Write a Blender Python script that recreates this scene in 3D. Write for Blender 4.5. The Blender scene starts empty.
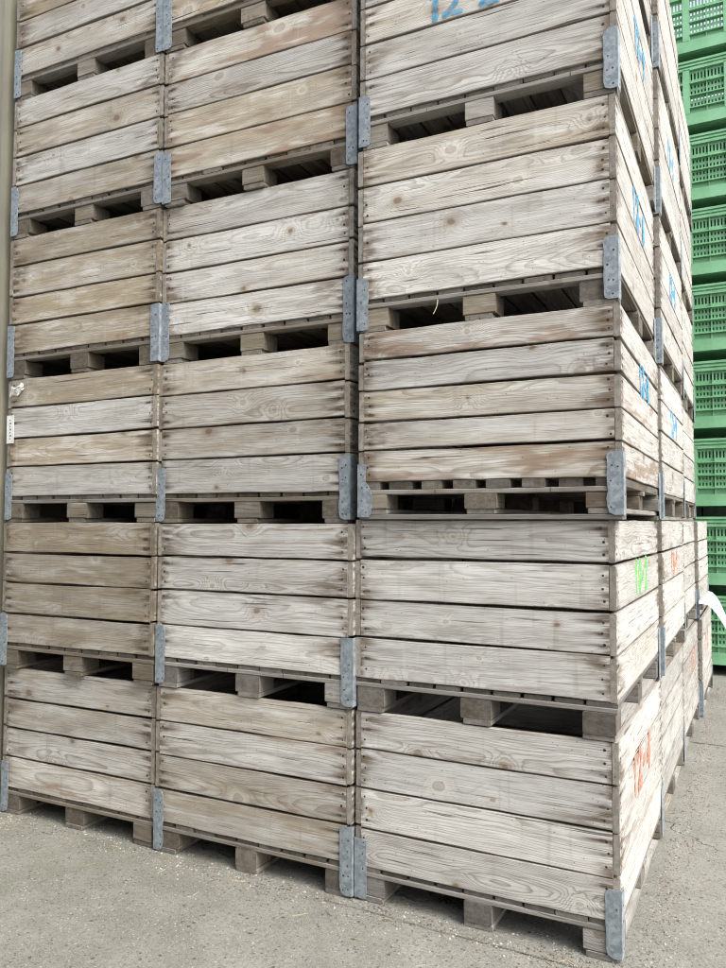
import bpy, math, random
from mathutils import Vector, Matrix

SC = bpy.context.scene
COL = SC.collection
rnd = random.Random(7)

# ------------------------------------------------------------------ camera
F_PX, YAW, PITCH, ROLL = 779.85, -0.4721, 0.0479, 0.0014
CAM = Vector((0.4266, -2.7465, 1.4747))
cd = bpy.data.cameras.new('camera')
cam = bpy.data.objects.new('camera', cd)
COL.objects.link(cam)
fw = Vector((math.sin(YAW) * math.cos(PITCH), math.cos(YAW) * math.cos(PITCH), math.sin(PITCH)))
rt = Vector((math.cos(YAW), -math.sin(YAW), 0))
up = rt.cross(fw)
rt, up = rt * math.cos(ROLL) + up * math.sin(ROLL), up * math.cos(ROLL) - rt * math.sin(ROLL)
M = Matrix((rt, up, -fw)).transposed().to_4x4()
M.translation = CAM
cam.matrix_world = M
cd.sensor_fit = 'HORIZONTAL'
cd.sensor_width = 36
cd.lens = F_PX / 726 * 36
cd.clip_start = 0.05
cd.clip_end = 3000
SC.camera = cam

# ------------------------------------------------------------------ sky, sun, exposure
SUN_EL, SUN_AZ = math.radians(50), math.radians(72)      # azimuth measured from -Y (front) towards +X
w = bpy.data.worlds.new('World')
SC.world = w
w.use_nodes = True
wn = w.node_tree.nodes
wl = w.node_tree.links
wn.clear()
sky = wn.new('ShaderNodeTexSky')
sky.sky_type = 'NISHITA'
sky.sun_disc = False
sky.sun_elevation = SUN_EL
sun_dir = Vector((math.sin(SUN_AZ) * math.cos(SUN_EL), -math.cos(SUN_AZ) * math.cos(SUN_EL), math.sin(SUN_EL)))
sky.sun_rotation = math.atan2(sun_dir.x, sun_dir.y)
sky.air_density = 1.0
sky.dust_density = 4.0
hs = wn.new('ShaderNodeHueSaturation')
hs.inputs['Saturation'].default_value = 0.40               # thin overcast: a greyer sky
bg = wn.new('ShaderNodeBackground')
bg.inputs['Strength'].default_value = 0.14
wo = wn.new('ShaderNodeOutputWorld')
wl.new(sky.outputs[0], hs.inputs['Color'])
wl.new(hs.outputs[0], bg.inputs['Color'])
wl.new(bg.outputs[0], wo.inputs['Surface'])
sd = bpy.data.lights.new('sun', 'SUN')
sd.energy = 1.2
sd.angle = math.radians(28)
sd.color = (1.0, 0.985, 0.95)
sun = bpy.data.objects.new('sun', sd)
sun.rotation_euler = (-sun_dir).to_track_quat('-Z', 'Y').to_euler()
sun.location = (6, -4, 9)
COL.objects.link(sun)
SC.view_settings.view_transform = 'Standard'
SC.view_settings.look = 'None'
SC.view_settings.gamma = 1
SC.view_settings.use_curve_mapping = False
SC.view_settings.exposure = 1.42
SC.render.engine = 'CYCLES'
SC.cycles.filter_width = 1.1
SC.cycles.use_denoising = True
SC.cycles.denoising_input_passes = 'RGB_ALBEDO_NORMAL'
SC.cycles.denoising_prefilter = 'ACCURATE'
SC.cycles.max_bounces = 6
SC.cycles.diffuse_bounces = 2


# ------------------------------------------------------------------ node helpers
class NT:
    def __init__(s, name):
        s.m = bpy.data.materials.new(name)
        s.m.use_nodes = True
        s.n = s.m.node_tree.nodes
        s.l = s.m.node_tree.links
        s.n.clear()
        s.out = s.n.new('ShaderNodeOutputMaterial')
        s.b = s.n.new('ShaderNodeBsdfPrincipled')
        s.l.new(s.b.outputs[0], s.out.inputs[0])

    def put(s, sock, v):
        if isinstance(v, bpy.types.NodeSocket):
            s.l.new(v, sock)
        elif v is not None:
            if sock.type == 'RGBA' and len(v) == 3:
                v = (*v, 1)
            sock.default_value = v

    def math(s, op, a, b=None, c=None, clamp=False):
        n = s.n.new('ShaderNodeMath')
        n.operation = op
        n.use_clamp = clamp
        for i, v in enumerate((a, b, c)):
            if v is not None:
                s.put(n.inputs[i], v)
        return n.outputs[0]

    def vec(s, op, a, b=None):
        n = s.n.new('ShaderNodeVectorMath')
        n.operation = op
        s.put(n.inputs[0], a)
        if b is not None:
            s.put(n.inputs[1], b)
        return n.outputs['Value'] if op in ('LENGTH', 'DISTANCE', 'DOT_PRODUCT') else n.outputs[0]

    def attr(s, name):
        n = s.n.new('ShaderNodeAttribute')
        n.attribute_name = name
        return n.outputs['Vector']

    def sep(s, v):
        n = s.n.new('ShaderNodeSeparateXYZ')
        s.put(n.inputs[0], v)
        return n.outputs

    def comb(s, x, y, z):
        n = s.n.new('ShaderNodeCombineXYZ')
        for i, v in enumerate((x, y, z)):
            s.put(n.inputs[i], v)
        return n.outputs[0]

    def noise(s, v, scale=1, detail=2, rough=0.5, color=False, dist=0):
        n = s.n.new('ShaderNodeTexNoise')
        s.put(n.inputs['Vector'], v)
        n.inputs['Scale'].default_value = scale
        n.inputs['Detail'].default_value = detail
        n.inputs['Roughness'].default_value = rough
        n.inputs['Distortion'].default_value = dist
        return n.outputs['Color' if color else 'Fac']

    def vor(s, v, scale=1, dim='3D', feature='F1', rand=1):
        n = s.n.new('ShaderNodeTexVoronoi')
        n.voronoi_dimensions = dim
        n.feature = feature
        s.put(n.inputs['Vector'], v)
        n.inputs['Scale'].default_value = scale
        n.inputs['Randomness'].default_value = rand
        return n.outputs

    def ss(s, v, a, b, lo=0, hi=1):
        n = s.n.new('ShaderNodeMapRange')
        n.interpolation_type = 'SMOOTHSTEP'
        s.put(n.inputs[0], v)
        for i, x in enumerate((a, b, lo, hi)):
            s.put(n.inputs[i + 1], x)
        return n.outputs[0]

    def mix(s, f, a, b, mode='MIX'):
        n = s.n.new('ShaderNodeMix')
        n.data_type = 'RGBA'
        n.blend_type = mode
        s.put(n.inputs[0], f)
        s.put(n.inputs[6], a)
        s.put(n.inputs[7], b)
        return n.outputs[2]

    def bump(s, h, strength=0.3, dist=0.01, normal=None):
        n = s.n.new('ShaderNodeBump')
        s.put(n.inputs['Strength'], strength)
        n.inputs['Distance'].default_value = dist
        s.put(n.inputs['Height'], h)
        if normal is not None:
            s.l.new(normal, n.inputs['Normal'])
        return n.outputs[0]


# ------------------------------------------------------------------ materials
def wood_material(name, end=False):
    t = NT(name)
    gc, pr, pt, pd = t.attr('gc'), t.attr('pr'), t.attr('pt'), t.attr('pd')
    x, y, z = t.sep(gc)[:3]
    r1, r2, r3 = t.sep(pr)[:3]
    tone, bright, stain = t.sep(pt)[:3]
    hl, hw, nail = t.sep(pd)[:3]
    off = t.vec('MULTIPLY', pr, (37.0, 61.0, 23.0))
    P = t.vec('ADD', gc, off)
    # --- knots
    kc = t.vec('MULTIPLY', P, (2.3, 8.0, 0.0))
    v = t.vor(kc, 1.0, '2D')
    dv = t.vec('DIVIDE', t.vec('SUBTRACT', kc, v['Position']), (2.3, 8.0, 1.0))
    dv = t.vec('MULTIPLY', dv, (0.72, 1.0, 0.0))
    wob = t.noise(t.vec('MULTIPLY', P, (30, 45, 30)), 1, 1)
    d = t.math('ADD', t.vec('LENGTH', dv), t.math('MULTIPLY', t.math('SUBTRACT', wob, .5), .016))
    kr, kg, kb = t.sep(v['Color'])[:3]
    on = t.ss(kg, t.math('ADD', .18, t.math('MULTIPLY', r2, .45)), t.math('ADD', .21, t.math('MULTIPLY', r2, .45)))
    rk = t.math('ADD', t.math('MULTIPLY', t.math('POWER', kr, 2.0), .012), .0035)
    kin = t.math('MULTIPLY', t.ss(t.math('DIVIDE', d, rk), .8, 1.25, 1, 0), on)
    khalo = t.math('MULTIPLY', t.ss(t.math('DIVIDE', d, rk), .9, 4.0, 1, 0), on)
    # --- growth rings of a log whose pith wanders behind the board
    slow = t.noise(t.comb(t.math('MULTIPLY', t.sep(P)[0], 1.25), t.math('MULTIPLY', r1, 50), r2), 1, 2, color=True)
    sx, sy, sz = t.sep(slow)[:3]
    y0 = t.math('ADD', t.math('MULTIPLY', t.math('SUBTRACT', r1, .5), .13), t.math('MULTIPLY', t.math('SUBTRACT', sx, .5), .05))
    z0 = t.math('ADD', t.math('MULTIPLY', r2, .09), t.math('ADD', .015, t.math('MULTIPLY', sy, .065)))
    yy = t.math('SUBTRACT', y, y0)
    zz = t.math('ADD', z, z0)
    wv = t.noise(t.vec('MULTIPLY', P, (5, 26, 8)), 1, 2)
    rad = t.math('SQRT', t.math('ADD', t.math('MULTIPLY', yy, yy), t.math('MULTIPLY', zz, zz)))
    rad = t.math('ADD', rad, t.math('MULTIPLY', t.math('SUBTRACT', wv, .5), .007))
    g = t.math('MULTIPLY', d, 28.0)
    bul = t.math('MULTIPLY', t.math('EXPONENT', t.math('MULTIPLY', t.math('MULTIPLY', g, g), -1.0)), t.math('MULTIPLY', on, .022))
    rad = t.math('ADD', rad, bul)
    ph = t.math('FRACT', t.math('MULTIPLY', rad, t.math('ADD', 150.0, t.math('MULTIPLY', r3, 130.0))))
    late = t.math('MULTIPLY', t.ss(ph, .50, .93), t.ss(ph, .95, 1.0, 1, 0))
    kph = t.math('FRACT', t.math('MULTIPLY', d, 330.0))
    # --- fibres, checks
    fib = t.noise(t.vec('MULTIPLY', P, (4.5, 280, 220)), 1, 3, .8)
    fib2 = t.noise(t.vec('MULTIPLY', P, (2.2, 55, 50)), 1, 3, .6)
    chk = t.noise(t.vec('MULTIPLY', P, (2.6, 95, 60)), 1, 2, .5)
    check = t.ss(chk, .665, .71)
    # --- weathering
    big = t.noise(t.vec('MULTIPLY', P, (1.7, 9, 4)), 1, 3, .55)
    gr = t.ss(t.math('ADD', t.math('ADD', t.math('SUBTRACT', big, .5), t.math('MULTIPLY', t.math('SUBTRACT', fib2, .5), .7)), tone), .12, .95)
    c = t.mix(gr, (.395, .32, .212), (.545, .525, .482))
    blot = t.noise(t.vec('MULTIPLY', P, (3.8, 17, 4)), 1, 3, .65)
    whit = t.math('MULTIPLY', t.ss(t.math('ADD', blot, t.math('MULTIPLY', t.math('SUBTRACT', fib, .5), .35)), .48, .72), .60)
    c = t.mix(whit, c, (.71, .69, .645))
    c = t.mix(t.math('MULTIPLY', t.ss(t.math('ADD', blot, t.math('MULTIPLY', t.math('SUBTRACT', fib, .5), .4)), .30, .50, 1, 0), .42), c, (.235, .21, .175))
    smk = t.noise(t.vec('MULTIPLY', P, (2.6, 34, 12)), 1, 2, .7)
    c = t.mix(t.math('MULTIPLY', t.ss(smk, .58, .72), .34), c, (.17, .15, .13))
    # reddish bare-wood stains
    st = t.noise(t.vec('MULTIPLY', P, (2.4, 11, 3)), 1, 3, .65)
    lim = t.math('SUBTRACT', .80, t.math('MULTIPLY', stain, .30))
    stm = t.ss(t.math('SUBTRACT', t.math('ADD', st, t.math('MULTIPLY', t.math('SUBTRACT', fib2, .5), .22)), lim), 0, .10)
    c = t.mix(t.math('MULTIPLY', stm, .72), c, (.27, .165, .10))
    # grain lines
    rstr = t.math('ADD', .25, t.math('MULTIPLY', t.math('FRACT', t.math('MULTIPLY', r1, 7.7)), .75))
    c = t.mix(t.math('MULTIPLY', t.math('MULTIPLY', late, rstr), t.math('ADD', .32, t.math('MULTIPLY', fib2, .7))), c, (.22, .17, .12))
    c = t.mix(t.math('MULTIPLY', t.ss(fib, .32, .54, 1, 0), .58), c, (.20, .175, .15))
    kpale = t.ss(kb, .35, .65)
    c = t.mix(t.math('MULTIPLY', t.math('MULTIPLY', khalo, kpale), .55), c, (.66, .62, .54))
    c = t.mix(t.math('MULTIPLY', t.math('MULTIPLY', khalo, t.math('SUBTRACT', 1, kpale)), .55), c, (.27, .19, .12))
    kedge = t.math('MULTIPLY', t.ss(t.math('ABSOLUTE', t.math('SUBTRACT', t.math('DIVIDE', d, rk), 1.15)), .0, .32, 1, 0), on)
    c = t.mix(t.math('MULTIPLY', kin, t.math('ADD', .38, t.math('MULTIPLY', t.math('SUBTRACT', 1, kpale), .45))), c, t.mix(kph, (.13, .085, .055), (.25, .18, .12)))
    c = t.mix(t.math('MULTIPLY', kedge, .42), c, (.11, .08, .055))
    c = t.mix(t.math('MULTIPLY', check, t.ss(t.math('FRACT', t.math('MULTIPLY', r2, 5.3)), .25, .8, .15, .9)), c, (.055, .043, .035))
    # end stains that bleed inwards from the nails
    u = t.math('SUBTRACT', hl, t.math('ABSOLUTE', x))
    vn = t.math('DIVIDE', y, t.math('MULTIPLY', hw, .60))
    dn = t.math('MULTIPLY', t.math('ABSOLUTE', t.math('SUBTRACT', vn, t.math('ROUND', vn))), t.math('MULTIPLY', hw, .60))
    dn = t.math('ADD', dn, t.math('MULTIPLY', t.math('SUBTRACT', fib2, .5), .012))
    row = t.math('EXPONENT', t.math('MULTIPLY', t.math('MULTIPLY', t.math('MULTIPLY', dn, 125), t.math('MULTIPLY', dn, 125)), -1))
    npres = t.noise(t.comb(t.math('MULTIPLY', r2, 70), t.math('MULTIPLY', t.math('ROUND', vn), 7.3), t.math('MULTIPLY', t.math('SIGN', x), 3.7)), 1, 0)
    npres = t.ss(npres, .36, .66)
    lenn = t.noise(t.comb(t.math('MULTIPLY', r3, 90), t.math('MULTIPLY', t.sep(P)[1], 22), t.math('SIGN', x)), 1, 1)
    fall = t.ss(t.math('DIVIDE', u, t.math('ADD', .015, t.math('MULTIPLY', t.math('POWER', lenn, 1.5), .30))), .25, 1.0, 1, 0)
    es = t.math('MULTIPLY', t.math('MULTIPLY', t.math('MULTIPLY', row, npres), fall), nail)
    es = t.math('MULTIPLY', es, t.ss(fib, .25, .6, 1.15, .75))
    ou = t.math('MULTIPLY', t.math('SUBTRACT', u, t.math('ADD', .024, t.math('MULTIPLY', lenn, .012))), 44.0)
    ov = t.math('MULTIPLY', t.math('ADD', dn, t.math('MULTIPLY', t.math('SUBTRACT', fib2, .5), .006)), 135.0)
    spot = t.math('EXPONENT', t.math('MULTIPLY', t.math('ADD', t.math('MULTIPLY', ou, ou), t.math('MULTIPLY', ov, ov)), -1.0))
    spot = t.math('MULTIPLY', t.math('MULTIPLY', spot, nail), t.math('ADD', .15, t.math('MULTIPLY', npres, 1.1)))
    es = t.math('MINIMUM', t.math('MAXIMUM', es, spot), 1.0)
    if not end:
        c = t.mix(t.math('MULTIPLY', es, .92), c, (.065, .042, .028))
    sm = t.noise(t.vec('MULTIPLY', P, (9, 42, 8)), 1, 3, .6)
    eb = t.noise(t.comb(t.math('MULTIPLY', r1, 80), t.math('MULTIPLY', y, 5), t.math('MULTIPLY', t.math('SIGN', x), 5.1)), 1, 1)
    reach = t.math('ADD', t.math('MULTIPLY', stain, .07), t.math('ADD', .012, t.math('MULTIPLY', t.ss(eb, .46, .72), .30)))
    es2 = t.math('MULTIPLY', t.math('MULTIPLY', t.ss(t.math('DIVIDE', u, reach), .0, 1, 1, 0), t.ss(sm, .36, .60)), nail)
    if not end:
        c = t.mix(t.math('MULTIPLY', es2, .86), c, (.11, .074, .042))
    # water marks running down, faint saw marks
    dr = t.noise(t.vec('MULTIPLY', P, (26, 2.2, 2)), 1, 2, .6)
    c = t.mix(t.math('MULTIPLY', t.ss(dr, .60, .78), .24), c, (.17, .15, .125))
    c = t.mix(t.math('MULTIPLY', t.ss(dr, .24, .36, 1, 0), .12), c, (.72, .71, .69))
    # dirt held in the arrises
    ev = t.math('SUBTRACT', hw, t.math('ABSOLUTE', y))
    ed = t.math('MULTIPLY', t.ss(t.math('ADD', ev, t.math('MULTIPLY', t.math('SUBTRACT', sm, .5), .012)), .0, .008, 1, 0), .45)
    c = t.mix(ed, c, (.16, .125, .09))
    # specks
    sp = t.vor(t.vec('MULTIPLY', P, (60, 75, 60)), 1.0, '2D')
    spm = t.math('MULTIPLY', t.ss(sp['Distance'], .10, .17, 1, 0), t.ss(t.sep(sp['Color'])[0], .965, .975))
    c = t.mix(t.math('MULTIPLY', spm, .8), c, (.07, .05, .04))
    if end:
        ce = t.mix(t.ss(t.noise(t.vec('MULTIPLY', P, (20, 30, 60)), 1, 4, .7), .35, .65), (.10, .082, .062), (.27, .23, .18))
        c = t.mix(.65, c, ce)
    c = t.vec('MULTIPLY', c, t.comb(t.math('MULTIPLY', bright, .97), t.math('MULTIPLY', bright, .985), bright))
    t.put(t.b.inputs['Base Color'], c)
    t.b.inputs['Roughness'].default_value = .86
    t.b.inputs['Specular IOR Level'].default_value = .25
    h = t.math('SUBTRACT', t.math('MULTIPLY', fib, .5), t.math('MULTIPLY', check, 1.6))
    t.put(t.b.inputs['Normal'], t.bump(h, .55, .0018))
    return t.m


def simple(name, col, rough=.7, metal=0, nscale=20, var=.25, bump=.0):
    t = NT(name)
    tc = t.n.new('ShaderNodeTexCoord').outputs['Object']
    n = t.noise(tc, nscale, 4, .6)
    c = t.mix(t.ss(n, .3, .7), tuple(x * (1 - var) for x in col), tuple(min(1, x * (1 + var)) for x in col))
    t.put(t.b.inputs['Base Color'], c)
    t.b.inputs['Roughness'].default_value = rough
    t.b.inputs['Metallic'].default_value = metal
    if bump:
        t.put(t.b.inputs['Normal'], t.bump(n, .5, bump))
    return t.m


def zinc_material():
    t = NT('galvanized_steel')
    tc = t.n.new('ShaderNodeTexCoord').outputs['Object']
    v = t.vor(tc, 85, '3D')
    sp = t.sep(v['Color'])[0]
    n = t.noise(tc, 28, 4, .65)
    n2 = t.noise(t.vec('MULTIPLY', tc, (60, 60, 9)), 1, 3, .6)
    c = t.mix(sp, (.20, .235, .26), (.33, .37, .395))
    c = t.mix(t.math('MULTIPLY', t.ss(n, .50, .68), .6), c, (.42, .45, .46))
    c = t.mix(t.math('MULTIPLY', t.ss(n2, .56, .72), .55), c, (.13, .145, .15))
    r = t.noise(tc, 55, 3, .6)
    c = t.mix(t.math('MULTIPLY', t.ss(r, .66, .73), .6), c, (.22, .12, .06))
    t.put(t.b.inputs['Base Color'], c)
    t.b.inputs['Metallic'].default_value = .35
    t.put(t.b.inputs['Roughness'], t.ss(n, .2, .8, .42, .7))
    t.put(t.b.inputs['Normal'], t.bump(t.math('ADD', n, t.math('MULTIPLY', sp, .2)), .4, .001))
    return t.m


def ground_material():
    t = NT('weathered_concrete')
    tc = t.n.new('ShaderNodeTexCoord').outputs['Object']
    x, y, z = t.sep(tc)[:3]
    big = t.noise(tc, .9, 5, .6)
    mid = t.noise(tc, 7, 4, .65)
    fine = t.noise(tc, 190, 2, .6)
    fine2 = t.noise(tc, 60, 3, .7)
    c = t.mix(t.ss(big, .35, .68), (.165, .158, .138), (.225, .215, .19))
    stn = t.noise(tc, 2.1, 3, .55)
    c = t.mix(t.math('MULTIPLY', t.ss(stn, .50, .66), .45), c, (.115, .11, .095))
    c = t.mix(t.math('MULTIPLY', t.ss(stn, .34, .46, 1, 0), .35), c, (.30, .29, .26))
    # greener, damper slab towards the left
    gm = t.math('MULTIPLY', t.ss(t.math('ADD', x, t.math('MULTIPLY', mid, .9)), -1.9, -.6, 1, 0), .55)
    c = t.mix(gm, c, (.125, .128, .088))
    c = t.mix(t.math('MULTIPLY', t.ss(mid, .40, .62), .30), c, (.28, .27, .24))
    c = t.mix(t.math('MULTIPLY', t.ss(fine2, .36, .54, 1, 0), .62), c, (.095, .092, .077))
    c = t.mix(t.math('MULTIPLY', t.ss(fine, .44, .62), .42), c, (.31, .30, .27))
    # exposed aggregate: pale and dark stones
    v = t.vor(tc, 95, '3D')
    cr, cg, cb = t.sep(v['Color'])[:3]
    wear = t.ss(t.noise(tc, 2.6, 4, .6), .40, .60)
    rad = t.math('ADD', .12, t.math('MULTIPLY', cb, .30))
    st = t.ss(t.math('SUBTRACT', v['Distance'], rad), -.04, .05, 1, 0)
    pale = t.math('MULTIPLY', st, t.ss(cr, .66, .70))
    dark = t.math('MULTIPLY', st, t.ss(cr, .10, .13, 1, 0))
    c = t.mix(t.math('MULTIPLY', pale, t.math('ADD', .12, t.math('MULTIPLY', wear, .45))), c, (.46, .44, .40))
    c = t.mix(t.math('MULTIPLY', dark, .75), c, (.055, .05, .042))
    v2 = t.vor(tc, 26, '3D')
    pit = t.math('MULTIPLY', t.ss(v2['Distance'], .10, .19, 1, 0), t.ss(t.sep(v2['Color'])[0], .78, .80))
    c = t.mix(t.math('MULTIPLY', pit, .7), c, (.06, .055, .045))
    # hairline cracks
    wp = t.vec('ADD', tc, t.vec('MULTIPLY', t.vec('SUBTRACT', t.noise(tc, 3.5, 4, .6, color=True), (.5, .5, .5)), (.5, .5, 0)))
    ve = t.vor(wp, .42, '2D', 'DISTANCE_TO_EDGE')
    crk = t.ss(ve['Distance'], .0005, .0028, 1, 0)
    crk = t.math('MULTIPLY', crk, t.ss(t.noise(tc, 1.3, 2), .48, .56))
    c = t.mix(t.math('MULTIPLY', crk, .7), c, (.08, .072, .06))
    c = t.vec('MULTIPLY', c, (.97, .98, .96))
    t.put(t.b.inputs['Base Color'], c)
    t.b.inputs['Roughness'].default_value = .9
    t.b.inputs['Specular IOR Level'].default_value = .3
    h = t.math('ADD', t.math('MULTIPLY', fine2, .8), t.math('MULTIPLY', fine, .35))
    h = t.math('ADD', h, t.math('MULTIPLY', st, .5))
    h = t.math('SUBTRACT', h, t.math('ADD', t.math('MULTIPLY', pit, 1.2), t.math('MULTIPLY', crk, 2)))
    t.put(t.b.inputs['Normal'], t.bump(h, 1.0, .006))
    return t.m


def paint_material(name, col):
    t = NT(name)
    tc = t.n.new('ShaderNodeTexCoord').outputs['Object']
    n = t.noise(t.vec('MULTIPLY', tc, (14, 14, 170)), 1, 3, .7)
    n2 = t.noise(tc, 40, 3, .6)
    c = t.mix(t.ss(n2, .35, .65), tuple(x * .8 for x in col), tuple(min(1, x * 1.25) for x in col))
    t.put(t.b.inputs['Base Color'], c)
    t.b.inputs['Roughness'].default_value = .7
    t.put(t.b.inputs['Alpha'], t.ss(t.math('ADD', n, t.math('MULTIPLY', n2, .5)), .54, .90, .10, .95))
    return t.m


def green_material():
    t = NT('green_plastic')
    tc = t.n.new('ShaderNodeTexCoord').outputs['Object']
    n = t.noise(tc, 6, 4, .6)
    n2 = t.noise(t.vec('MULTIPLY', tc, (30, 30, 4)), 1, 3, .6)
    c = t.mix(t.ss(n, .3, .7), (.16, .385, .195), (.23, .49, .28))
    c = t.mix(t.math('MULTIPLY', t.ss(n2, .52, .75), .25), c, (.22, .38, .22))
    t.put(t.b.inputs['Base Color'], c)
    t.b.inputs['Roughness'].default_value = .45
    return t.m


WOOD = wood_material('weathered_pine')
WOODEND = wood_material('weathered_pine_end_grain', True)
ZINC = zinc_material()
NAIL = simple('rusty_nail', (.035, .024, .018), .7, .3, 200)
HOLE = simple('dark_hole', (.02, .02, .02), .9)
CONC = ground_material()
JOINT = simple('joint_filler', (.075, .068, .055), .95, nscale=60, var=.5, bump=.004)
GREEN = green_material()
BLUEP = paint_material('blue_paint', (.08, .32, .52))
REDP = paint_material('red_paint', (.58, .24, .16))
GREENP = paint_material('lime_paint', (.16, .52, .12))
PAPER = simple('white_paper', (.72, .72, .69), .6, nscale=30, var=.12, bump=.002)
FILM = simple('white_film', (.42, .48, .46), .4, nscale=9, var=.06, bump=.003)
INK = simple('grey_ink', (.16, .16, .17), .7)
STEELB = simple('beige_sheet_metal', (.29, .27, .20), .55, .0, 3, .10)
STEEL_SHADE = simple('beige_metal_shade_tone', (.115, .105, .08), .55, .0, 3, .12)  # beige metal darkened to a shade tone


# ------------------------------------------------------------------ mesh builder
class MB:
    def __init__(s):
        s.v = []; s.f = []; s.mi = []; s.mats = []
        s.gc = []; s.pr = []; s.pt = []; s.pd = []

    def mat(s, m):
        if m not in s.mats:
            s.mats.append(m)
        return s.mats.index(m)

    def add(s, verts, faces, m, gc=None, pr=(0, 0, 0), pt=(.5, 1, 0), pd=(1, 1, 0), ms=None):
        b = len(s.v)
        s.v += [tuple(p) for p in verts]
        for i, f in enumerate(faces):
            s.f.append(tuple(b + k for k in f))
            s.mi.append(s.mat(ms[i] if ms else m))
        s.gc += [tuple(p) for p in (gc if gc else verts)]
        n = len(verts)
        s.pr += [pr] * n; s.pt += [pt] * n; s.pd += [pd] * n

    def box(s, lo, hi, m, bev=0):
        x0, y0, z0 = lo; x1, y1, z1 = hi
        vs = [(x, y, z) for x in (x0, x1) for y in (y0, y1) for z in (z0, z1)]
        fs = [(0, 1, 3, 2), (4, 6, 7, 5), (0, 4, 5, 1), (2, 3, 7, 6), (0, 2, 6, 4), (1, 5, 7, 3)]
        s.add(vs, fs, m)

    def board(s, c, ax, L, W, T, r, pt, nail=0, n=10, wob=.0017, ch=.0022, bow=0, slope=0):
        """a sawn board: ax = (length, width, thickness) unit vectors; thickness points to the outer face"""
        c = Vector(c)
        a, b, d = (Vector(k) for k in ax)
        pr = (r.random(), r.random(), r.random())
        sect = [(-W/2 + ch, -T/2), (W/2 - ch, -T/2), (W/2, -T/2 + ch), (W/2, T/2 - ch), (W/2 - ch, T/2),
                (-W/2 + ch, T/2), (-W/2, T/2 - ch), (-W/2, -T/2 + ch)]
        vs, gc = [], []
        w1 = w2 = 0
        for i in range(n + 1):
            u = -L/2 + L * i / n
            w1 = w1 * .6 + r.uniform(-wob, wob)
            w2 = w2 * .6 + r.uniform(-wob, wob)
            q = bow * (1 - (2 * u / L) ** 2)
            for (p, h) in sect:
                pp = p + (w1 if p > 0 else w2) + slope * u
                vs.append(c + a * u + b * pp + d * (h + q))
                gc.append((u, p, h))
        fs, ms = [], []
        for i in range(n):
            for k in range(8):
                k2 = (k + 1) % 8
                fs.append((i*8 + k, i*8 + k2, (i+1)*8 + k2, (i+1)*8 + k)); ms.append(WOOD)
        fs.append(tuple(reversed(range(8)))); ms.append(WOODEND)
        fs.append(tuple(n*8 + k for k in range(8))); ms.append(WOODEND)
        # keep faces outward
        if a.cross(b).dot(d) > 0:
            pass
        else:
            fs = [tuple(reversed(f)) for f in fs]
        s.add(vs, fs, WOOD, gc, pr, tuple(pt), (L/2, W/2, nail), ms)

    def disc(s, c, nrm, rad, m, k=7, rr=None, h=.0012):
        c = Vector(c); nrm = Vector(nrm)
        t1 = nrm.orthogonal().normalized(); t2 = nrm.cross(t1)
        vs = []
        for j, q in ((0, 1), (1, .75)):
            for i in range(k):
                an = 2 * math.pi * i / k
                vs.append(c + nrm * (h * j - .0008) + (t1 * math.cos(an) + t2 * math.sin(an)) * rad * q)
        fs = [(i, (i+1) % k, k + (i+1) % k, k + i) for i in range(k)] + [tuple(range(k, 2*k))]
        s.add(vs, fs, m)

    def build(s, name, parent=None, loc=None):
        me = bpy.data.meshes.new(name)
        me.from_pydata(s.v, [], s.f)
        for m in s.mats:
            me.materials.append(m)
        me.polygons.foreach_set('material_index', s.mi)
        if WOOD in s.mats:
            for nm, dat in (('gc', s.gc), ('pr', s.pr), ('pt', s.pt), ('pd', s.pd)):
                at = me.attributes.new(nm, 'FLOAT_VECTOR', 'POINT')
                at.data.foreach_set('vector', [q for p in dat for q in p])
        me.update()
        o = bpy.data.objects.new(name, me)
        COL.objects.link(o)
        if parent:
            o.parent = parent
        if loc:
            o.location = loc
        return o


def tag(o, label=None, cat=None, group=None, kind=None):
    if label: o['label'] = label
    if cat: o['category'] = cat
    if group: o['group'] = group
    if kind: o['kind'] = kind
    return o


def empty(name, loc, rz=0):
    o = bpy.data.objects.new(name, None)
    o.empty_display_size = .1
    o.location = loc
    o.rotation_euler = (0, 0, rz)
    COL.objects.link(o)
    return o


def on_plane(px, py, n, d):
    """where the ray through photo pixel (px, py) meets the plane n.p = d"""
    dr = (fw + rt * ((px - 363) / F_PX) + up * ((484 - py) / F_PX)).normalized()
    n = Vector(n)
    return CAM + dr * ((d - n.dot(CAM)) / n.dot(dr))


# ------------------------------------------------------------------ brush lettering (stroke digits)
STROKES = {
    '1': [[(.1, .78), (.3, 1), (.3, 0)]],
    '2': [[(0, .8), (.15, .98), (.42, .97), (.52, .75), (.35, .4), (0, .02), (.58, .04)]],
    '3': [[(0, .95), (.5, .97), (.22, .58), (.52, .4), (.45, .08), (0, .03)]],
    '4': [[(.38, 0), (.42, 1), (0, .35), (.6, .38)]],
    '5': [[(.52, .98), (.08, .96), (.04, .55), (.45, .56), (.52, .2), (.3, 0), (0, .08)]],
    '6': [[(.45, .98), (.1, .6), (.03, .2), (.28, 0), (.5, .2), (.4, .48), (.06, .38)]],
    '7': [[(0, .97), (.55, .96), (.2, 0)]],
    '8': [[(.28, .52), (.03, .78), (.28, 1), (.5, .78), (.28, .52), (.0, .22), (.28, 0), (.54, .22), (.28, .52)]],
    '9': [[(.5, .7), (.25, .5), (.03, .74), (.28, .98), (.5, .75), (.42, .2), (.2, 0)]],
    '0': [[(.28, 1), (.02, .7), (.05, .2), (.3, 0), (.52, .3), (.48, .8), (.28, 1)]],
    '-': [[(.05, .5), (.45, .52)]],
    ' ': [],
}


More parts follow.
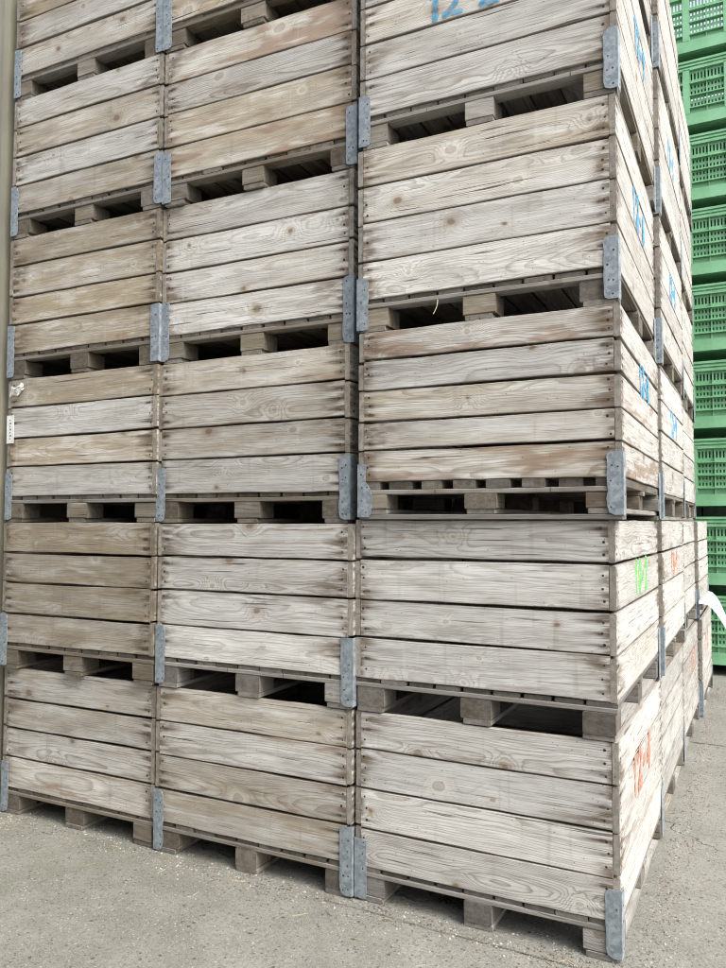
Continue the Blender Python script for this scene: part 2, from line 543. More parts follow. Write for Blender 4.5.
def lettering(parent, text, origin, ax, upv, nrm, size, mat, r, width=.014, name='painted_number', adv=.80):
    mb = MB()
    origin = Vector(origin); ax = Vector(ax); upv = Vector(upv); nrm = Vector(nrm)
    cx = 0
    lay = 0
    for ch in text:
        for st in STROKES[ch]:
            pts = [(cx + p * size + r.uniform(-.004, .004), q * size + r.uniform(-.004, .004)) for p, q in st]
            for (p, q) in zip(pts, pts[1:]):
                d = Vector((q[0] - p[0], q[1] - p[1], 0))
                L = d.length
                d.normalize()
                nn = Vector((-d.y, d.x, 0))
                vs = []
                wd = width * r.uniform(.8, 1.2)
                k = 4
                lay += 1
                for i in range(k + 1):
                    b = Vector((p[0], p[1], 0)) + d * (L * i / k + (-.3 + .6 * i / k) * wd)
                    for sg in (-1, 1):
                        e = b + nn * sg * (wd / 2 + r.uniform(-.0015, .0015))
                        vs.append(origin + ax * e.x + upv * e.y + nrm * (.0012 + .00006 * (lay % 12)))
                mb.add(vs, [(2*i, 2*i + 2, 2*i + 3, 2*i + 1) for i in range(k)], mat)
        cx += size * adv
    return mb.build(name, parent)


# ------------------------------------------------------------------ the wooden bin
BX, BY = .5, .6
GROUP = 'stacked wooden fruit crates'


def plate(mb, pts, thick, to3):
    """flat plate from a 2-D outline; to3 maps (a, b, h) to local space"""
    pts = [(a + math.sin(b * 90 + a * 50) * .0012, b) if a > .01 else (a, b) for a, b in pts]
    n = len(pts)
    vs = [to3(a, b, 0) for a, b in pts] + [to3(a, b, thick) for a, b in pts]
    fs = [tuple(reversed(range(n))), tuple(range(n, 2*n))] + [(i, (i+1) % n, n + (i+1) % n, n + i) for i in range(n)]
    mb.add(vs, fs, ZINC)


def bracket(parent, sx, sy, z0, h, wd, r, wavy=False):
    """galvanised corner angle at the corner (sx, sy) of a bin"""
    mb = MB()
    th = .0028
    cx, cy = sx * BX, sy * BY
    ch = min(.02, wd * .45)
    if wavy:
        front = [(0, 0), (wd * .9, 0), (wd * 1.15, .02), (wd * 1.15, .09), (wd * .95, .115), (wd * .62, .14), (wd * .58, h), (0, h)]
    else:
        c1, c2 = ch * r.uniform(.3, 1.2), ch * r.uniform(.3, 1.2)
        front = [(0, 0), (wd - c1 * 1.1, 0), (wd - c1 * .3, c1 * .35), (wd, c1 * 1.2)]
        for q in range(1, 6):
            front.append((wd + r.uniform(-.0022, .0012), c1 * 1.2 + (h - c1 * 1.2 - c2 * 1.2) * q / 6))
        front += [(wd, h - c2 * 1.2), (wd - c2 * .3, h - c2 * .35), (wd - c2, h), (0, h)]
    side = [(0, 0), (.045, 0), (.055, .02), (.055, h - .02), (.045, h), (0, h)]
    lean = r.uniform(-.004, .004)

    def f3(a, b, t):
        return (cx + sx * .003 - sx * a + lean * b, cy + sy * (.0012 + t), z0 + b)

    def s3(a, b, t):
        return (cx + sx * (.0012 + t), cy + sy * .003 - sy * a, z0 + b)
    plate(mb, front, th, f3)
    plate(mb, side, th, s3)
    q = .022
    while q < h - .01:
        for k in (.35, .72):
            if r.random() < .5:
                a = wd * k + r.uniform(-.003, .003)
                if wavy and q > .13:
                    a = wd * .3
                mb.disc(f3(a, q + r.uniform(-.006, .006), th + .0005), (0, sy, 0), r.uniform(.0028, .0042), NAIL if r.random() < .7 else HOLE)
        if r.random() < .8:
            mb.disc(s3(.03 + r.uniform(-.008, .008), q, th + .0005), (sx, 0, 0), .0036, NAIL)
        q += .048
    return mb.build('corner_bracket', parent)


def make_bin(seed, loc, rz, top, tone=.5, bright=1.0, stain=.35, planks=4, front_runner=False,
             brackets='LRlr', bh=.235, bw=.050, side_tone=None, detail=True, wavy=False, side_bright=None, deckgap=None):
    r = random.Random(seed)
    root = empty('wooden_crate', loc, rz)
    H = top
    zb = .131 if planks == 4 else .148
    T = .022
    st = side_tone if side_tone is not None else tone
    sb = side_bright if side_bright is not None else bright

    def pt(tn, br, k=1.0):
        return (tn + r.uniform(-.36, .30), br * r.uniform(.84, 1.13) * k, max(0, stain + r.uniform(-.35, .35)))

    def panel(kind):
        mb = MB()
        hh = H - zb
        cuts = [0]
        for i in range(1, planks):
            cuts.append(i / planks + r.uniform(-.010, .010))
        cuts.append(1)
        for i in range(planks):
            g = r.choice((.005, .007, .008, .010, .014)) * r.uniform(.85, 1.15)
            a = zb + hh * cuts[i] + (g / 2 if i else 0.0015)
            b = zb + hh * cuts[i + 1] - (g / 2 if i < planks - 1 else 0.002)
            W = b - a
            zc = (a + b) / 2
            bow = r.uniform(-.0015, .002)
            jut = r.uniform(-.0012, .0012)
            sl = r.uniform(-.004, .004)
            if kind in ('front', 'back'):
                sy = -1 if kind == 'front' else 1
                L = 2 * BX - 2 * T - .004
                ax = ((1, 0, 0), (0, 0, 1), (0, sy, 0))
                mb.board((0, sy * (BY - T/2 - .0005 + jut), zc), ax, L, W, T, r, pt(tone, bright), 1, 12, bow=bow, slope=sl)
                if detail:
                    for e in (-1, 1):
                        for v in (-.30, 0, .30):
                            if r.random() < .9:
                                mb.disc((e * (L/2 - .016 - r.uniform(-.006, .010)), sy * (BY - .0003 + jut), zc + v * W + r.uniform(-.005, .005)),
                                        (0, sy, 0), r.uniform(.0042, .0068), NAIL)
            else:
                sx = -1 if kind == 'left' else 1
                L = 2 * BY - r.uniform(.001, .006)
                ax = ((0, 1, 0), (0, 0, 1), (sx, 0, 0))
                mb.board((sx * (BX - T/2 - .0005 + jut), 0, zc), ax, L, W, T, r, pt(st, sb), 1, 12, bow=bow, slope=sl)
                if detail and sx > 0:
                    for e in (-1, 1):
                        for v in (-.3, -.1, .1, .30):
                            mb.disc((sx * (BX - .0003 + jut), e * (L/2 - .035 - r.uniform(-.01, .012)), zc + v * W + r.uniform(-.005, .005)),
                                    (sx, 0, 0), r.uniform(.0045, .0068), NAIL)
        return mb.build('side_panel', root)
    pans = {k: panel(k) for k in ('front', 'right', 'left', 'back')}
    # deck of loose boards with their ends showing
    zs0 = .095 if planks == 4 else .098
    mb = MB()
    nb = 9 if planks == 4 else 8
    gap = deckgap if deckgap is not None else (.006 if planks == 4 else .035)
    wbd = (2 * BX - gap * (nb - 1)) / nb
    for i in range(nb):
        ww = wbd + (r.uniform(-.012, .003) if gap else -.001)
        xx = -BX + wbd / 2 + i * (wbd + gap)
        th = zb - zs0 - .018
        mb.board((xx, 0, zs0 + .018 + th / 2), ((0, 1, 0), (1, 0, 0), (0, 0, 1)), 2 * BY - r.uniform(.004, .02), ww, th - .001, r, pt(tone - .2, bright * r.uniform(.28, .60)), 0, 3)  # boards darkened so their colour carries the fork-opening shade
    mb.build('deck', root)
    dk = bright * .66  # base wood toned down, fork-opening shade put into its colour
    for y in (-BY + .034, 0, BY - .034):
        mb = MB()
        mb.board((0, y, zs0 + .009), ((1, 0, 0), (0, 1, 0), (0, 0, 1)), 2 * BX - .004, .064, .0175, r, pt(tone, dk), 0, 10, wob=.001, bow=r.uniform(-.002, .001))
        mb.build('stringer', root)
    rz0 = .020 if not front_runner else .0405
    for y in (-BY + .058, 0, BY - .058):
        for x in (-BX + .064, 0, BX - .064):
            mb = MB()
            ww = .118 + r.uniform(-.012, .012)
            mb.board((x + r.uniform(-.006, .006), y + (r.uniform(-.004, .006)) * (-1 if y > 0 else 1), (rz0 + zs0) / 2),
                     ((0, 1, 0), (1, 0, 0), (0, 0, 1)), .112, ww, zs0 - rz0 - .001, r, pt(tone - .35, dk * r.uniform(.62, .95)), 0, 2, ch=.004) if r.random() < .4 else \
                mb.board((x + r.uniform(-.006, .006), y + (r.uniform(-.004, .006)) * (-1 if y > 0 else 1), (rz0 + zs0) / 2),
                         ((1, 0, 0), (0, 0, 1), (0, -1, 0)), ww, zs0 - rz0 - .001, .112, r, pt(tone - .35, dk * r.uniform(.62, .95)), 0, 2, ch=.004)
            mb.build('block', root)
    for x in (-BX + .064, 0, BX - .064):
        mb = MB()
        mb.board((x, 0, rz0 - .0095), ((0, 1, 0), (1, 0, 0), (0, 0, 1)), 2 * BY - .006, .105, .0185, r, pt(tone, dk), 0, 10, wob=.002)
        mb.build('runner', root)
    if front_runner:
        for y in (-BY + .05, BY - .05):
            mb = MB()
            mb.board((0, y, .0105), ((1, 0, 0), (0, 1, 0), (0, 0, 1)), 2 * BX - .006, .095, .0185, r, pt(tone - .1, dk * .85), 0, 10)
            mb.build('runner', root)
    for k, (sx, sy) in {'L': (-1, -1), 'R': (1, -1), 'l': (-1, 1), 'r': (1, 1)}.items():
        if k in brackets:
            bracket(root, sx, sy, r.uniform(.004, .018), bh * r.uniform(.96, 1.04), bw, r, wavy and k == 'L')
    return root, pans


HUES = {True: ''}
HNAME = ['', 'bottom', 'second from bottom', 'third from bottom', 'fourth from bottom', 'fifth from bottom', 'sixth from bottom']

ZT = {'C': [0, .729, 1.480, 2.224, 2.968, 3.706, 4.443],
      'B': [0, .731, 1.465, 2.198, 2.932, 3.667, 4.404],
      'A': [0, .731, 1.467, 2.203, 2.939, 3.677, 4.414]}
XC = {'C': -.5, 'B': -1.526, 'A': -2.5395}
OFF = {'C': [(-.0171, .0217, -.0021), (-.0173, .0159, -.0012), (.0040, -.0062, .0110), (-.0046, -.0004, .0136), (.0048, -.0012, .0117), (0, .004, .008)],
       'B': [(-.0049, .0105, .0016), (.0040, -.0030, .0030), (-.0232, .0180, .0043), (-.0228, .0292, .0152), (-.0167, .0169, .0300), (-.016, .010, .022)],
       'A': [(-.0048, .0148, .0065), (.0043, -.0176, .0072), (-.0081, .0010, .0060), (-.0122, -.0021, .0162), (-.0041, -.0054, .0173), (-.004, -.004, .016)]}
# per bin look: tone (0 tan .. 1 silver), brightness, stain, brackets, bracket height
LOOK = {
    ('C', 1): dict(tone=1.15, bright=1.05, stain=.05, bh=.225, bw=.052),
    ('C', 2): dict(tone=1.0, bright=.98, stain=.20, brackets='lr'),
    ('C', 3): dict(tone=.88, bright=1.05, stain=.82, planks=5, front_runner=True, bh=.215, bw=.054, wavy=True),
    ('C', 4): dict(tone=.92, bright=1.18, stain=.35, bh=.215),
    ('C', 5): dict(tone=.92, bright=1.15, stain=.15, bh=.215),
    ('C', 6): dict(tone=.7, bright=1.05, stain=.2),
    ('B', 1): dict(tone=.70, bright=.92, stain=.45, bh=.265, bw=.054),
    ('B', 2): dict(tone=1.2, bright=1.08, stain=.15, bh=.265, bw=.054, brackets='LRlr'),
    ('B', 3): dict(tone=.55, bright=.98, stain=.50, bh=.255),
    ('B', 4): dict(tone=.80, bright=1.1, stain=.30, bh=.27),
    ('B', 5): dict(tone=.75, bright=1.02, stain=.98, bh=.245),
    ('B', 6): dict(tone=.55, bright=1.0, stain=.3, bh=.25),
    ('A', 1): dict(tone=.55, bright=.92, stain=.30, bh=.25, brackets='Llr'),
    ('A', 2): dict(tone=.18, bright=.80, stain=.35, bh=.25, brackets='Llr'),
    ('A', 3): dict(tone=.62, bright=1.0, stain=.20, bh=.25, brackets='Llr'),
    ('A', 4): dict(tone=.33, bright=.92, stain=.40, bh=.27),
    ('A', 5): dict(tone=.72, bright=1.0, stain=.20, bh=.25),
    ('A', 6): dict(tone=.50, bright=.98, stain=.35, bh=.25, brackets='LRlr'),
}
ADJ = {
    ('C', 1): 'silvery grey wooden crate with red mark, %s of the front corner stack',
    ('C', 2): 'pale grey wooden crate with green number, %s of the front corner stack',
    ('C', 3): 'five plank wooden crate, rusty streaks, %s of the front corner stack',
    ('C', 4): 'bleached wooden crate above a straw, %s of the front corner stack',
    ('C', 5): 'bleached crate with blue front number, %s of the front corner stack',
    ('C', 6): 'bleached wooden crate, %s of the front corner stack',
    ('B', 1): 'brownish wooden crate, %s of the middle front stack',
    ('B', 2): 'silver white crate, rusty nail stains, %s of the middle front stack',
    ('B', 3): 'tan knotty wooden crate, %s of the middle front stack',
    ('B', 4): 'pale wooden crate, %s of the middle front stack',
    ('B', 5): 'wooden crate with reddish worn patches, %s of the middle front stack',
    ('B', 6): 'wooden crate, %s of the middle front stack',
    ('A', 1): 'dull tan wooden crate, %s of the left front stack',
    ('A', 2): 'darkest brown tan wooden crate, %s of the left front stack',
    ('A', 3): 'tan wooden crate with white label, %s of the left front stack',
    ('A', 4): 'brown stained wooden crate, %s of the left front stack',
    ('A', 5): 'grey tan wooden crate, %s of the left front stack',
    ('A', 6): 'wooden crate, %s of the left front stack',
}
BINS = {}
for c in 'CBA':
    LOOK[(c, 6)]['deckgap'] = .0
for c in 'CBA':
    for k in range(1, 7):
        dx, dy, th = OFF[c][k - 1]
        z0 = ZT[c][k - 1] + (.0012 if k > 1 else .001)
        lk = dict(LOOK[(c, k)])
        if c == 'C':
            lk['side_tone'] = 1.15
            lk['side_bright'] = .92
        root, pans = make_bin(100 * ord(c) + k, (XC[c] + dx + 0, .6 + dy, z0), th, ZT[c][k] - z0, **lk)
        hn = HNAME[k]
        tag(root, ADJ[(c, k)] % hn, 'crate', GROUP)
        BINS[(c, k)] = (root, pans)

# stacks going back along the right-hand side, and the second rank behind the two left stacks
BACK = {2: (1.845, 'second stack back along the right side', 6), 3: (3.085, 'third stack back along the right side', 6),
        4: (4.335, 'low fourth stack at the far right end', 2)}
MARKN = {2: 'bleached', 3: 'grey', 4: 'far'}
for dpt, (yc, nm, top) in BACK.items():
    for k in range(1, top + 1):
        r = random.Random(dpt * 31 + k)
        dx = {2: (-.020, -.002, .006, .012, .014, .016), 3: (-.022, -.030, -.018, -.014, -.012, -.01), 4: (.006, -.012)}[dpt][k - 1]
        z0 = ZT['C'][k - 1] + .0012
        root, pans = make_bin(900 + dpt * 10 + k, (-.5 + dx, yc + r.uniform(-.008, .008), z0), r.uniform(-.004, .004), ZT['C'][k] - z0,
                              tone=.9 if dpt > 2 else .8, bright=1.0 if dpt > 2 else 1.08, stain=.15, bh=.23,
                              side_tone=1.1, side_bright=.74 if (k == 1 and dpt < 4) else .90)
        adj = {2: 'bleached wooden crate', 3: 'greyish wooden crate', 4: 'pale wooden crate'}[dpt]
        tag(root, '%s, %s in the %s' % (adj, HNAME[k], nm), 'crate', GROUP)
        BINS[(dpt, k)] = (root, pans)
for c, nm in (('B', 'stack hidden behind the middle front stack'), ('A', 'stack hidden behind the left front stack')):
    for k in range(1, 7):
        z0 = ZT[c][k - 1] + .0012
        root, pans = make_bin(1500 + ord(c) + k, (XC[c] - .01, 1.86, z0), 0, ZT[c][k] - z0, tone=.5, bright=.6, stain=.3, detail=False, brackets='')  # unseen rank, its wood darkened to paint shade behind the openings
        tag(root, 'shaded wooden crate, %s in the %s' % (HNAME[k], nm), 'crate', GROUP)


# painted numbers: on the right side panels (second plank from the top) and the front of one crate
def side_mark(key, text, mat, y0, size, zf, seed, adv=.80, width=.036):
    root, pans = BINS[key]
    top = ZT['C'][key[1]] - ZT['C'][key[1] - 1]
    lettering(pans['right'], text, (BX + .0005, y0, top * zf), (0, 1, 0), (0, 0, 1), (1, 0, 0), size, mat, random.Random(seed), width, adv=adv)


side_mark(('C', 5), '12-9', BLUEP, -.10, .11, .62, 1)
side_mark(('C', 4), '12-6', BLUEP, -.16, .125, .615, 2)
side_mark(('C', 3), '12-8', BLUEP, -.10, .10, .685, 3)
side_mark(('C', 2), '10-2', GREENP, -.16, .115, .625, 4)
side_mark(('C', 1), '12-4', REDP, -.28, .135, .61, 5, .95, .040)
side_mark((2, 5), '12-3', BLUEP, -.18, .11, .62, 6)
side_mark((2, 4), '12-5', BLUEP, -.18, .11, .62, 7)
side_mark((2, 3), '12-9', BLUEP, -.18, .11, .62, 8)
side_mark((2, 2), '13-1', REDP, -.18, .11, .62, 9)
side_mark((3, 1), '12-7', REDP, -.05, .12, .60, 10)
side_mark((4, 1), '11-2', REDP, -.25, .12, .62, 11)
root, pans = BINS[('C', 5)]
lettering(pans['front'], '12 2', (-.205, -BY - .0005, .452), (1, 0, 0), (0, 0, 1), (0, -1, 0), .115, BLUEP, random.Random(12), .022, adv=.62)

# torn paper and white label on the far left crate
root, pans = BINS[('A', 3)]
mb = MB()
r = random.Random(5)
NX, NZ = 9, 6
vs = []
for i in range(NX + 1):
    for j in range(NZ + 1):
        u, v = i / NX, j / NZ
        rag = .010 * math.sin(u * 9) + r.uniform(-.004, .004)
        vs.append((-.475 + u * .098, -BY - .004 - .012 * math.sin(u * 3.1) * v - r.uniform(0, .007), .612 + (.03 + .045 * v * (1 - .35 * u)) + u * .03 + rag * (j in (0, NZ))))
vs2 = [(a, b + .0008, c) for a, b, c in vs]
n0 = len(vs)
fs = []
for i in range(NX):
    for j in range(NZ):
        q = (i*(NZ+1)+j, (i+1)*(NZ+1)+j, (i+1)*(NZ+1)+j+1, i*(NZ+1)+j+1)
        fs.append(q); fs.append(tuple(n0 + k for k in reversed(q)))
mb.add(vs + vs2, fs, PAPER)
p = mb.build('paper_scrap', pans['front'])
p['label'] = 'crumpled torn paper scrap'
mb = MB()
mb.box((-.500, -BY - .0045, .405), (-.447, -BY - .0030, .550), PAPER)
for i in range(7):
    mb.box((-.478, -BY - .0049, .425 + i * .016), (-.471 + .006 * (i % 2), -BY - .0044, .433 + i * .016), INK)
p = mb.build('paper_label', pans['front'])
p['label'] = 'white printed label'

# straw hanging under the fourth crate of the corner stack
mb = MB()
pts = []
pa = on_plane(437.5, 296, (0, 1, 0), .004)
pb = on_plane(432, 314, (0, 1, 0), -.012)
for i in range(9):
    u = i / 8
    q = pa.lerp(pb, u) + Vector((.010 * math.sin(u * 2.6), 0, 0))
    pts.append(q)
vs = []
for q in pts:
    for k in range(4):
        an = k * math.pi / 2
        vs.append(q + Vector((math.cos(an) * .0018, math.sin(an) * .0018, 0)))
fs = [(i*4+k, i*4+(k+1) % 4, (i+1)*4+(k+1) % 4, (i+1)*4+k) for i in range(8) for k in range(4)] + [(0, 1, 2, 3), (32, 33, 34, 35)]
mb.add(vs, fs, simple('straw', (.52, .45, .32), .7))
tag(mb.build('straw', None), 'thin pale straw dangling in the fork opening under the fourth corner crate', 'straw')

# white plastic film caught under the low far stack
mb = MB()
XF = .10
ctrl = [(698.5, 600, 602), (703, 595, 602.5), (708, 591, 603.5), (712, 592, 607), (716, 596, 612), (720, 602, 617.5), (724, 611, 624), (729, 624, 633), (733, 638, 644)]
NS, NW = len(ctrl) - 1, 5
vs = []
for k, (px, ya, yb) in enumerate(ctrl):
    a = on_plane(px, min(ya, yb), (0, 1, 0), 3.70 + .012 * k)
    b = on_plane(px, max(ya, yb) + 1.5, (0, 1, 0), 3.66 + .012 * k)
    for j in range(NW + 1):
        v = j / NW
        q = a.lerp(b, v)
        vs.append(q)
vs2 = [q + Vector((0, .0006, 0)) for q in vs]
n0 = len(vs)
fs = []
for i in range(NS):
    for j in range(NW):
        q = (i*(NW+1)+j, (i+1)*(NW+1)+j, (i+1)*(NW+1)+j+1, i*(NW+1)+j+1)
        fs.append(q); fs.append(tuple(n0 + k for k in reversed(q)))
rim = [i * (NW+1) for i in range(NS + 1)] + [NS*(NW+1)+j for j in range(1, NW+1)] + [i*(NW+1)+NW for i in range(NS - 1, -1, -1)] + list(range(NW - 1, 0, -1))
for a, b in zip(rim, rim[1:] + rim[:1]):
    fs.append((a, n0 + a, n0 + b, b))
mb.add(vs + vs2, fs, FILM)
o = mb.build('plastic_film', None)
tag(o, 'curved white plastic film sticking out beside the green crates', 'plastic film')


# ------------------------------------------------------------------ green plastic bins
def make_green(loc, H, see_through=False):
    root = empty('plastic_crate', loc)
    W, D = 1.2, 1.0
    hx = W / 2
    foot = .105

    def face(front):
        sg = -1 if front else 1
        mb = MB()
        yo = sg * D / 2

        def bx(x0, x1, d0, d1, z0, z1):
            ya, yb = yo - sg * d0, yo - sg * d1
            mb.box((x0, min(ya, yb), z0), (x1, max(ya, yb), z1), GREEN)
        # solid lower band, plain corner posts, rims
        bx(-hx, hx, .012, .030, foot, foot + .115)
        zt = H - .085
        z = foot + .115
        npan = 3
        rib = .065
        pw = (W - rib * (npan + 1)) / npan
        for i in range(npan + 1):
            x0 = -hx + i * (pw + rib)
            bx(x0, x0 + rib, .010, .032, z, zt)
        bands = [(z, z + .055, 0), (z + .067, z + .180, 2), (z + .192, z + .305, 2), (z + .317, zt - .012, 1)]
        for i in range(npan):
            xa = -hx + rib + i * (pw + rib)
            xb = xa + pw
            bx(xa + .001, xb - .001, .038, .046, z + .0005, z + .054)
            # sloping sill of the lowest recess
            for (za, zb_, rows) in bands:
                # shelf above each band
                bx(xa + .001, xb - .001, .006, .045, zb_ + .0006, zb_ + .0115)
                if rows:
                    ns = 10
                    rh = (zb_ - za) / rows
                    for q in range(rows):
                        a = za + q * rh
                        bx(xa + .001, xb - .001, .038, .045, a + .0003, a + rh * .28)
                        bx(xa + .001, xb - .001, .038, .045, a + rh * .80, a + rh * .9995)
                        st = pw / ns
                        for s_ in range(ns + 1):
                            x = xa + s_ * st
                            bx(max(xa + .001, x - st * .27), min(xb - .001, x + st * .27), .0385, .0445, a + rh * .2805, a + rh * .7995)
            xm = (xa + xb) / 2
            bx(xm - .006, xm + .006, .020, .0375, z + .001, zt - .012)
        # three stepped rims
        bx(-hx - .004, hx + .004, .002, .035, H - .022, H)
        bx(-hx, hx, .016, .034, H - .040, H - .0225)
        bx(-hx, hx, .004, .034, H - .056, H - .0405)
        bx(-hx, hx, .016, .034, H - .072, H - .0565)
        bx(-hx, hx, .006, .034, H - .0848, H - .0725)
        return mb.build('side_panel', root)
    face(True)
    if see_through:
        face(False)
    else:
        mb = MB()
        mb.box((-hx, D/2 - .030, foot), (hx, D/2 - .010, H), GREEN)
        mb.build('side_panel', root)
    for sx in (-1, 1):
        mb = MB()
        x0, x1 = sx * (hx - .02), sx * (hx - .034)
        mb.box((min(x0, x1), -D/2 + .0325, foot), (max(x0, x1), D/2 - .0325, H - .04), GREEN)
        for z in (foot + .11, foot + .23, foot + .35, foot + .47, H - .03):
            xa, xb = sx * hx, sx * (hx - .0195)
            mb.box((min(xa, xb), -D/2 + .033, z), (max(xa, xb), D/2 - .033, z + .012), GREEN)
        mb.build('end_panel', root)
    mb = MB()
    mb.box((-hx + .035, -D/2 + .047, foot), (hx - .035, D/2 - .047, foot + .02), GREEN)
    mb.build('floor', root)
    for sx in (-1, 1):
        mb = MB()
        mb.box((sx * (hx - .10) - .06, -D/2 + .06, 0), (sx * (hx - .10) + .06, D/2 - .06, foot - .001), GREEN)
        mb.build('skid', root)
    return root


GH = .762
gcx = .035
ORD = ['bottom', 'second', 'third', 'fourth', 'fifth', 'sixth', 'seventh', 'eighth', 'ninth']
for k in range(9):
    jx = rnd.uniform(-.006, .006)
    g_ = make_green((gcx + jx, 6.02 + rnd.uniform(-.01, .01), .001 + k * GH), GH - .001, k >= 8)
    if k == 0:
        lb = 'bottom green slotted plastic crate on the concrete behind the wooden stacks'
    else:
        lb = 'green slotted plastic crate, %s one up from the ground in the green stack' % ORD[k]
    tag(g_, lb, 'plastic crate', 'stacked green plastic crates')

hall = empty('light_blocking_hall', (1.5, 6.75, 0))  # dark backdrop added so the gaps between green crates read dark
tag(hall, 'added dark green hall wall blocking sky light behind the green plastic crates', 'light blocker')
mb = MB()
x = -3.2
while x < 3:
    mb.box((x, 0, 0), (x + .29, .2, 6.15), simple('dark_green_backdrop', (.03, .05, .035), .6) if x < -3.1 else mb.mats[0])
    mb.box((x + .2901, .02, 0), (x + .3099, .2, 6.15), mb.mats[0])
    x += .31
mb.build('cladding', hall)  # wall sheets of the added light-blocking hall
mb = MB()
mb.box((-3.25, -.06, 6.151), (3.1, .25, 6.25), mb.mats[0] if mb.mats else STEEL_SHADE)
mb.build('blocker_trim', hall)

yard_blocker = empty('light_blocking_hall', (-3.0, -11.0, 0))  # unseen hall added to block low sky and darken the fork openings
tag(yard_blocker, 'added unseen grey green hall behind the photographer, blocking low sky light', 'light blocker')
BLOCKERM = simple('grey_green_blocker', (.085, .095, .085), .6, 0, 3, .15)
mb = MB()
x = -13.0
while x < 9:
    mb.box((x, -.2, .4), (x + .27, .03, 8.0), BLOCKERM)
    mb.box((x + .2701, -.2, .4), (x + .2999, 0, 8.0), BLOCKERM)
    x += .3
mb.build('cladding', yard_blocker)  # wall sheets of the added unseen light-blocking hall
mb = MB()
mb.box((-13.02, -.22, 0), (9.2, .05, .399), CONC)
mb.build('blocker_plinth', yard_blocker)
mb = MB()
mb.box((-13.1, -.3, 8.001), (9.3, .14, 8.2), STEELB)
mb.build('blocker_trim', yard_blocker)

# ------------------------------------------------------------------ building wall at the far left
b = empty('building_wall', (-3.6, 0, 0))
tag(b, 'beige sheet metal building corner at the far left edge beside the crates', 'wall')
xl = on_plane(4.6, 240, (0, 1, 0), .01).x + 3.6        # right edge of the pale corner flange
xr = -3.075 + 3.6
yf = .022
mb = MB()
pr = []
x = xl - .045
while x > -6:
    pr += [(x, 0), (x - .12, 0), (x - .14, .03), (x - .23, .03)]
    x -= .25
pr.reverse()
m_ = len(pr)
vs = [(p, yf + q, z) for z in (0, 7.0) for p, q in pr]
mb.add(vs, [(i, i + 1, m_ + i + 1, m_ + i) for i in range(m_ - 1)], STEELB)
mb.box((-6.0, yf + .035, 0), (xl - .046, 9, 7.0), STEELB)
mb.build('cladding', b)
mb = MB()
mb.box((xl - .045, yf - .012, 0), (xl, yf + .04, 7.0), STEELB)
mb.box((xl - .044, yf + .041, 0), (xr, yf + .085, 7.0), STEEL_SHADE)  # dark strip paints the shade between flange and crates
mb.build('corner_trim_and_shade_strip', b)
mb = MB()
mb.box((xl - .044, 2.52, 0), (-1.10 + 3.6, 2.72, 6.4), STEELB)      # unseen wall added behind the left stacks to block light through the openings
mb.build('light_blocking_wall', b)

# ------------------------------------------------------------------ ground
mb = MB()
mb.add([(-400, -400, 0), (400, -400, 0), (400, 400, 0), (-400, 400, 0)], [(0, 1, 2, 3)], CONC)
tag(mb.build('ground', None), kind='structure')


def joint(p0, p1, wd, seed):
    r = random.Random(seed)
    mb = MB()
    p0 = Vector((*p0, 0)); p1 = Vector((*p1, 0))
    d = (p1 - p0); L = d.length; d.normalize(); nn = Vector((-d.y, d.x, 0))
    n = int(L / .03)
    vs = []
    o_ = 0
    for i in range(n + 1):
        o_ = o_ * .9 + r.uniform(-.003, .003)
        c = p0 + d * (L * i / n) + nn * o_
        w_ = wd * r.uniform(.55, 1.3)
        for s_ in (-1, 1):
            vs.append(c + nn * (s_ * w_ / 2) + Vector((0, 0, .004)))
    mb.add(vs, [(2*i, 2*i + 2, 2*i + 3, 2*i + 1) for i in range(n)], JOINT)
    o = mb.build('ground_joint', None)
    tag(o, kind='structure')


g1 = on_plane(700, 743.5, (0, 0, 1), 0)
joint((-.2, g1.y), (6, g1.y), .010, 1)
g2 = on_plane(520, 954, (0, 0, 1), 0)
g3 = on_plane(406, 923, (0, 0, 1), 0)
dd = (g2 - g3).normalized()
a_ = g3 - dd * .35
b_ = g2 + dd * .6
joint((a_.x, a_.y), (b_.x, b_.y), .0032, 2)

# gravel, chips and dust lying about, thicker along the foot of the crates
mb = MB()
r = random.Random(3)
GRV = simple('gravel_stone', (.20, .185, .16), .9, nscale=6, var=.6)
GRL = simple('pale_stone', (.36, .345, .31), .9, nscale=6, var=.3)
CHP = simple('wood_chip', (.16, .12, .08), .9, nscale=6, var=.5)


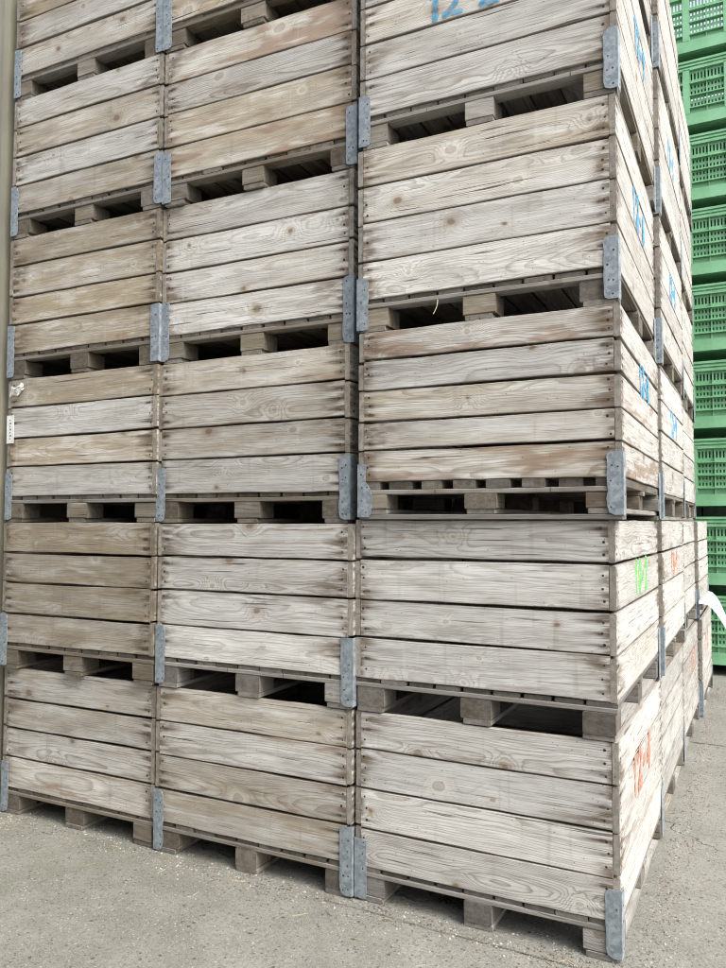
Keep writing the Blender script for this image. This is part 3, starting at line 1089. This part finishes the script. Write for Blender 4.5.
def stone(x, y, s_, m):
    an = r.uniform(0, 6.28)
    k = 5
    ca = []
    for i in range(k):
        t_ = an + 2 * math.pi * i / k
        q = s_ * r.uniform(.6, 1.1)
        ca.append((x + math.cos(t_) * q, y + math.sin(t_) * q))
    vs = [(a, b_, .0003) for a, b_ in ca] + [(x + (a - x) * .65, y + (b_ - y) * .65, s_ * r.uniform(.35, .8)) for a, b_ in ca]
    mb.add(vs, [(i, (i+1) % k, k + (i+1) % k, k + i) for i in range(k)] + [tuple(range(k, 2*k))], m)


for i in range(5200):
    x = r.uniform(-3.2, 1.2)
    y = r.uniform(-2.0, -.02)
    stone(x, y, r.choice((.0014, .002, .002, .003)) * r.uniform(.7, 1.3), r.choice((GRV, GRV, GRL, CHP)))
for i in range(1800):
    x = r.uniform(.02, 1.6)
    y = r.uniform(-1.0, 5.5)
    stone(x, y, r.choice((.002, .003, .004)) * r.uniform(.7, 1.3), r.choice((GRV, GRL, CHP)))
for i in range(2600):
    x = r.uniform(-3.1, .1)
    y = -.03 + r.gauss(0, .055)
    stone(x, y, r.choice((.002, .003, .0045)) * r.uniform(.7, 1.4), r.choice((GRV, CHP, CHP, GRL)))
STRW = simple('straw_bit', (.36, .31, .20), .9, nscale=6, var=.3)
for i in range(45):
    x = r.uniform(-3.1, .3); y = -.04 - abs(r.gauss(0, .10)) if r.random() < .75 else r.uniform(-1.5, -.1)
    an = r.uniform(0, 3.14); L_ = r.uniform(.008, .035); wd_ = r.uniform(.0008, .003)
    ca, sa = math.cos(an), math.sin(an)
    h_ = r.uniform(.001, .003)
    base = [(x + ca * a - sa * b_, y + sa * a + ca * b_) for a, b_ in ((-L_, -wd_), (L_, -wd_ * .5), (L_, wd_ * .5), (-L_, wd_))]
    vs = [(p, q, .0004) for p, q in base] + [(p, q, h_) for p, q in base]
    mb.add(vs, [(4, 5, 6, 7), (0, 1, 5, 4), (1, 2, 6, 5), (2, 3, 7, 6), (3, 0, 4, 7)], STRW if r.random() < .6 else CHP)
for i in range(900):
    stone(.02 + abs(r.gauss(0, .06)), r.uniform(0, 5), r.choice((.003, .005)) * r.uniform(.7, 1.3), r.choice((GRV, CHP, CHP, GRL)))
tag(mb.build('gravel', None), 'fine gravel and wood chips scattered on the concrete', 'gravel', None, 'stuff')
